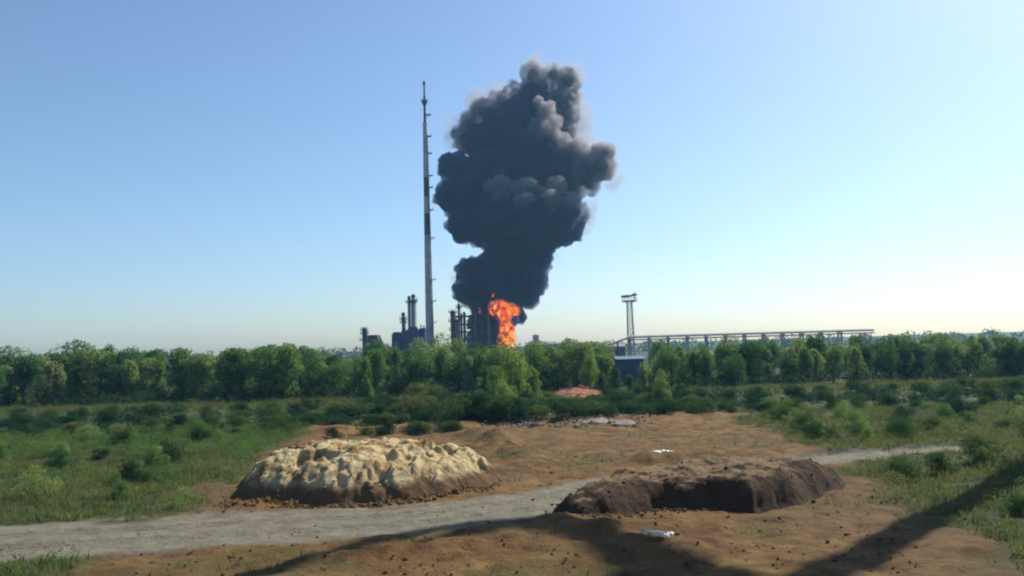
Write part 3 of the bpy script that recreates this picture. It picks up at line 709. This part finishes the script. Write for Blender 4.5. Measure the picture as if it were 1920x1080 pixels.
# ------------------------------------------------------------------ vegetation
def leaf_mesh(name, clumps, n, size, mat, seed, up=.3):
    r = np.random.default_rng(seed)
    w = np.array([c_[3]*c_[4]*c_[5] for c_ in clumps])**.8; pick = r.choice(len(clumps), n, p=w/w.sum())
    C_ = np.array(clumps)[pick]
    dirs = r.normal(size=(n, 3)); dirs /= np.linalg.norm(dirs, axis=1)[:, None]
    rad_ = r.uniform(.45, 1.06, n)**.6
    p = C_[:, :3]+dirs*rad_[:, None]*C_[:, 3:6]
    nrm = dirs*.5+r.normal(size=(n, 3))*.55+np.array([0, 0, up]); nrm /= np.linalg.norm(nrm, axis=1)[:, None]
    a = np.cross(nrm, r.normal(size=(n, 3))); a /= np.linalg.norm(a, axis=1)[:, None]; b_ = np.cross(nrm, a)
    s = (size*r.uniform(.55, 1.3, n))[:, None]
    v = np.concatenate([p-a*s, p-b_*s*.55, p+a*s, p+b_*s*.55], 1).reshape(-1, 3)
    v[:, 2] = np.maximum(v[:, 2], .02)
    me = np_mesh(name, v, np.arange(4*n).reshape(-1, 4), False); me.materials.append(mat); return me
def tree_proto(seed, H, W, kind, mat, n, size):
    r = random.Random(seed); cl = []
    if kind == 'tree':
        for _ in range(22):
            t = r.uniform(.18, .95); ww = W/2*math.sin(math.pi*min(1, .18+t*.82))**.6*.75
            a = r.uniform(0, 6.28); q = r.uniform(.2, 1)*ww
            s = r.uniform(.12, .24)*W; cl.append((q*math.cos(a), q*math.sin(a), t*H, s, s, s*r.uniform(.7, 1.2)))
    elif kind == 'tall':
        for _ in range(18):
            t = r.uniform(.08, .96); ww = W/2*(1-t*.55)*.7; a = r.uniform(0, 6.28); q = r.uniform(.1, 1)*ww
            s = r.uniform(.14, .26)*W*(1.1-t*.4); cl.append((q*math.cos(a), q*math.sin(a), t*H, s, s, s*1.5))
    else:
        for _ in range(16):
            a = r.uniform(0, 6.28); q = r.uniform(0, 1)*W/2*.8; t = r.uniform(.08, .88)*(1-.4*(2*q/W)**2)
            s = r.uniform(.16, .26)*W; cl.append((q*math.cos(a), q*math.sin(a), t*H, s, s, s*.8))
    crown = leaf_mesh('crown', cl, n, size, mat, seed)
    mb = MB(); k = .035*H*(.6 if kind == 'bush' else 1)
    lean = Vector((r.uniform(-.06, .06)*H, r.uniform(-.06, .06)*H, .55*H))
    mb.tube((0, 0, -.2), lean, k, k*.5, 7)
    for c_ in cl[:9]:
        st = lean*r.uniform(.35, .95); mb.tube(st, (c_[0], c_[1], c_[2]), k*.4, k*.12, 5)
    return crown, mb.mesh('trunk')
def make_variants(kind, mat, cnt, H, W, n, size, seed0):
    return [tree_proto(seed0+i, H, W*random.uniform(.85, 1.15), kind, mat, n, size) for i in range(cnt)]
VT = make_variants('tree', M['leaf'], 6, 8, 7, 3600, .20, 100)
VC = make_variants('tree', M['leafbright'], 3, 8, 7, 4200, .18, 150)
VL = make_variants('tall', M['leaf'], 4, 8, 4, 2600, .19, 200)
VB = make_variants('bush', M['leafdark'], 6, 3, 4.4, 2600, .11, 300)
VO = make_variants('bush', M['leafolive'], 4, 3, 4.0, 2400, .11, 400)
VN = make_variants('bush', M['leaf'], 4, 2.2, 3.0, 5200, .055, 500)
M['bark']
seedr = random.Random(99)
def plant(var, px, d, ytop, label, name, cat, group, wscale=1.0, H0=8, xyz=None):
    p = base(px, d, 700) if xyz is None else Vector(xyz)
    h = max(1.0, Z(px, ytop, d)) if ytop is not None else H0
    crown, trunk = seedr.choice(var)
    t = thing(name, label, cat, (p.x, p.y, ground_z(p.x, p.y)-.02), seedr.uniform(0, 6.28), group)
    s = h/H0; t.scale = (s*wscale, s*wscale, s)
    link('crown', crown, None, t)
    tr = link('trunk', trunk, M['bark'], t)
    return t
def zone(px, big=True):
    if px < 130: return 'at the left picture edge'
    if px < 300: return 'well left of the plant'
    if px < 480: return 'left beyond the clay heap'
    if px < 662: return 'left of the far left column'
    if px < 735: return 'around the far left column'
    if px < 800: return 'in front of the furnace block'
    if px < 850: return 'between the tall stack and the brown column'
    if px < 915: return 'in front of the steel frame'
    if px < 985: return 'in front of the fire'
    if px < 1060: return 'in front of the long low shed'
    if px < 1150: return 'between the long shed and the blue shed'
    if px < 1260: return 'around the pipe rack start'
    return 'under the right half of the pipe rack' if px < 1640 else ('right of the pipe rack end' if px < 1790 else 'at the right picture edge')
topx = [0, 200, 400, 560, 662, 700, 745, 780, 830, 880, 925, 960, 1000, 1050, 1100, 1145, 1160, 1205, 1230, 1258, 1400, 1600, 1920]
topy = [676, 664, 672, 660, 690, 668, 648, 664, 652, 658, 650, 646, 655, 660, 652, 664, 700, 695, 664, 660, 652, 648, 640]
landmarks = {}
px = -40
while px < 1970:
    for row, dd in enumerate((142, 156, 172)):
        x = px+seedr.uniform(-14, 14); yt = np.interp(x, topx, topy)-9+seedr.uniform(-9, 12)+(8 if row == 0 else 0)
        if row < 2 and 1160 < x < 1200: continue
        if row == 2 and 1130 < x < 1222: continue
        kind = 'tall' if seedr.random() < .3 else 'tree'
        adj = 'slender upright' if kind == 'tall' else 'round bushy'
        dep = ('front', 'middle', 'back')[row]
        plant(VL if kind == 'tall' else VT, x, dd+seedr.uniform(-4, 4), yt, f'{adj} tree, {dep} row of the belt, {zone(x)}', 'broadleaf_tree', 'tree',
              'green trees in the belt behind the hedge', seedr.uniform(.95, 1.35))
    px += 31
# undergrowth at the belt's foot: one mass
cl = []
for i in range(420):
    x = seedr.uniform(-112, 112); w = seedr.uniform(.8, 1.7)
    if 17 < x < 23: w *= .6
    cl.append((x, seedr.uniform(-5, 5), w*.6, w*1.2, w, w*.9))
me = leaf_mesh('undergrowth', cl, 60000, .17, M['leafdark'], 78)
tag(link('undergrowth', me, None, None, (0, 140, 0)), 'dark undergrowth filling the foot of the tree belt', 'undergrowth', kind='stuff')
# large middle tree clump (single trees nearer than the belt)
for (x, d_, yt, v, w, lab) in [(968, 104, 664, VC, .9, 'largest bright green tree in the middle below the flames'), (932, 107, 690, VC, .8, 'rounded green tree left of the largest middle tree'),
                            (1000, 108, 690, VC, .8, 'rounded green tree right of the largest middle tree'), (912, 112, 684, VL, 1.0, 'slender yellow green tree at the left side of the middle clump'),
                            (945, 97, 712, VT, .9, 'dark spreading tree in front of the middle clump'), (985, 96, 722, VT, .9, 'low spreading tree at the right foot of the middle clump'),
                            (900, 98, 728, VT, .9, 'low dark tree at the left foot of the middle clump'),
                            (1240, 100, 700, VT, .8, 'green tree standing taller than the hedge at far right'), (684, 128, 668, VL, 1.1, 'pale upright tree at the left below the far left column'),
                            (1152, 130, 690, VT, .8, 'low green tree covering the left end of the blue shed'), (1207, 131, 676, VL, 1.0, 'upright tree covering the right end of the blue shed'), (1180, 128, 703, VT, 1.0, 'low green tree in front of the blue shed'), (1128, 132, 668, VL, 1.0, 'pale green upright tree left of the blue shed'), (1105, 134, 664, VC, .7, 'pale rounded tree between the rust heap and the horizon'),
                            (708, 200, 640, VT, .7, 'far grey green tree in front of the plant hall'), (694, 210, 633, VL, .9, 'thin far tree beside the far left column')]:
    plant(v, x, d_, yt, lab, 'broadleaf_tree', 'tree', None, w)
# hedge of dark scrub
def bzone(px):
    if px < 662: return 'left of the clay heap'
    if px < 760: return 'behind the left part of the clay heap'
    if px < 880: return 'behind the right part of the clay heap'
    if px < 1010: return 'below the middle trees'
    if px < 1140: return 'in front of the rust heap'
    if px < 1260: return 'right of the rust heap'
    return 'right of the soil bank'
px = -30
while px < 1960:
    mid = 630 < px < 1300
    for row, (dd, yt0) in enumerate(((112, 734), (102, 740), (93, 752), (86, 766), (77, 784))):
        x = px+seedr.uniform(-14, 14); yt = yt0+(960-x)*.031+seedr.uniform(-5, 7)
        if row == 4 and (x > 890 or x < 600): continue
        if 1030 < x < 1140 and row == 0: continue
        if 1030 < x < 1140: yt = max(yt, 742)
        v = VB
        if seedr.random() < .10: v = VO
        ol = 'olive' if v is VO else 'dark green'
        plant(v, x, dd+seedr.uniform(-2, 2), yt, f'{ol} bush, {("back","fourth","third","second","front")[row]} hedge row, {bzone(x)}', 'bush', 'bush', 'bushes of the dark hedge', seedr.uniform(1.2, 1.7), 3)
    px += 22 if mid else 60
for (x, d_, yt, lab) in [(1052, 106, 742, 'bush hiding the left foot of the rust heap'), (1085, 104, 746, 'bush in front of the middle of the rust heap'), (1122, 106, 740, 'bush hiding the right foot of the rust heap'), (770, 93, 738, 'light olive bush standing out of the dark hedge at left'), (800, 95, 742, 'olive bush right of the light olive one in the hedge'), (745, 92, 755, 'small olive bush left of the light olive one'),
                         (815, 118, 722, 'pale olive shrub on the grass strip'), (783, 120, 716, 'pale pointed shrub at the belt foot left of the stack line')]:
    plant(VO, x, d_, yt, lab, 'bush', 'bush', None, 1.0, 3)
for (x, d_, yt, lab) in [(852, 84, 752, 'dark bush at the right end of the clay heap side of the hedge'), (880, 86, 744, 'dark bush two to the right behind the clay heap end'), (908, 87, 738, 'tall dark bush left of the middle trees foot'),
                         (938, 86, 742, 'dark bush under the left middle tree'), (966, 87, 748, 'dark bush under the largest middle tree'), (996, 88, 752, 'dark bush under the right middle tree')]:
    plant(VB, x, d_, yt, lab, 'bush', 'bush', None, 1.3, 3)
# scrub closing in at both sides of the clearing
def scrub(x, y, h, label, grp, v=None):
    crown, trunk = seedr.choice(v or (VN if seedr.random() < .6 else VB))
    H0 = 2.2 if (crown, trunk) in VN else 3
    t = thing('bush', label, 'bush', (x, y, ground_z(x, y)-.02), seedr.uniform(0, 6.28), grp); s = h/H0; t.scale = (s, s, s)
    link('crown', crown, None, t); link('trunk', trunk, M['bark'], t)
n = 0
for _ in range(900):
    s = seedr.choice((-1, 1)); y = seedr.uniform(27, 84); x = s*seedr.uniform(13, 56)
    lim = (17.5+.10*(y-30)) if s < 0 else (19+.12*(y-30))
    if abs(x) < lim or abs(x) > y*.66+3 or seg_dist(np.array(x), np.array(y), road_pts)[0] < 4.5: continue
    if n >= 84: break
    if seedr.random() < .35 and abs(x) < lim+4: continue
    n += 1; hh = seedr.uniform(.7, 2.0); vv_ = VN if seedr.random() < .6 else VB
    scrub(x, y, hh, '%s %s bush, %s part of the %s verge, %s' % ('low' if hh < 1.1 else ('mid-sized' if hh < 1.5 else 'tall'), 'pale' if vv_ is VN else 'dark', 'outer' if abs(x) > y*.5 else 'inner', 'left' if s < 0 else 'right', 'beside the near ground' if y < 42 else ('level with the earth banks' if y < 58 else 'just before the hedge')), 'bushes on the verges of the bare ground', vv_)

# weeds and low scrub on the verges: one mass per side
for sgn, nm in ((-1, 'left'), (1, 'right')):
    cl = []
    while len(cl) < 900:
        y = seedr.uniform(26, 88); x = sgn*seedr.uniform(12, 60)
        if abs(x) > y*.68+2: continue
        i = min(max(int(np.searchsorted(ax, x)), 1), nx-1); j = min(max(int(np.searchsorted(ay, y)), 1), ny-1)
        if green[j, i] < .5 or roadm[j, i] > .2 or vnoise(np.array(x/5.), np.array(y/5.), 66) < .35: continue
        w = seedr.uniform(.25, .8); cl.append((x, y, w*.35, w, w, w*.7))
    me = leaf_mesh('weeds', cl, 70000, .055, M['leaf' if sgn < 0 else 'leafolive'], 81+sgn)
    tag(link('weeds', me), f'tangled low weeds over the {nm} verge of the bare ground', 'weeds', kind='stuff')
# grass blades
def blades(name, pts, hmin, hmax, label, mat, seed, per=7):
    r = np.random.default_rng(seed); V = []
    for (x, y) in pts:
        z = ground_z(x, y)
        for _ in range(per):
            a = r.uniform(0, 6.28); h = r.uniform(hmin, hmax); ox, oy = r.normal(0, .12, 2); w = .012+h*.035
            dx, dy = math.cos(a)*w, math.sin(a)*w; lx, ly = r.normal(0, h*.35, 2)
            V += [(x+ox-dx, y+oy-dy, z-.03), (x+ox+dx, y+oy+dy, z-.03), (x+ox+lx, y+oy+ly, z+h)]
    me = np_mesh(name, np.array(V), np.arange(len(V)).reshape(-1, 3), False); me.materials.append(mat)
    return tag(link(name, me), label, 'grass', kind='stuff')
pts = []
for _ in range(60000):
    y = seedr.uniform(26, 90); x = seedr.uniform(-60, 60)
    if abs(x) > y*.66+2: continue
    i = min(max(int(np.searchsorted(ax, x)), 1), nx-1); j = min(max(int(np.searchsorted(ay, y)), 1), ny-1)
    if roadm[j, i] > .3: continue
    if green[j, i] > .4 and seedr.random() < green[j, i] or (patch[j, i] > .3 and seedr.random() < .05): pts.append((x, y))
blades('grass', pts[:14000], .12, .5, 'rough green grass and weeds on the verges and in patches on the soil', M['grass'], 4)
pts = []
for _ in range(5000):
    y = seedr.uniform(114, 134); x = seedr.uniform(-85, 85); pts.append((x, y))
blades('meadow_grass', pts, .3, .9, 'tall olive grass on the strip between hedge and tree belt', M['grass'], 5)

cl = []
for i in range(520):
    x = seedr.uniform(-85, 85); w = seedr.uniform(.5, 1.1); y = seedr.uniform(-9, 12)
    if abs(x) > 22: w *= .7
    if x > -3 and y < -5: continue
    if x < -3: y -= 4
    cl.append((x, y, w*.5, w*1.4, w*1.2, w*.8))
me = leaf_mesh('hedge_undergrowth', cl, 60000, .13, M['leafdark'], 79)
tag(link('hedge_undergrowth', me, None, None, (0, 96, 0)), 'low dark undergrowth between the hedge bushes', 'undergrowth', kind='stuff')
# far woodland on the horizon: one dark low mass
cl = []
for i in range(240):
    x = -900+i*7.5+seedr.uniform(-3, 3); s = seedr.uniform(4, 8)
    cl.append((x, 0+seedr.uniform(-20, 20), s*.55, s, s, s*.7+1.2))
me = leaf_mesh('distant_woodland', cl, 26000, 1.1, M['leafdark'], 77)
tag(link('distant_woodland', me, None, None, (0, 640, 0)), 'low dark far-off woodland along the horizon behind the plant', 'woodland', kind='stuff')

# ------------------------------------------------------------------ haze
hb = MB().box(-950, 950, -120, 1250, -2.0, 175); 
m = bpy.data.materials.new('haze'); m.use_nodes = True; nt = m.node_tree; nt.nodes.clear()
out = nt.nodes.new('ShaderNodeOutputMaterial'); v = nt.nodes.new('ShaderNodeVolumePrincipled')
v.inputs['Color'].default_value = (.30, .60, 1, 1); v.inputs['Density'].default_value = .00016; v.inputs['Anisotropy'].default_value = .2
nt.links.new(v.outputs[0], out.inputs['Volume'])
hz = hb.build('haze', m); tag(hz, 'pale blue air haze over the whole place', 'haze', kind='stuff')
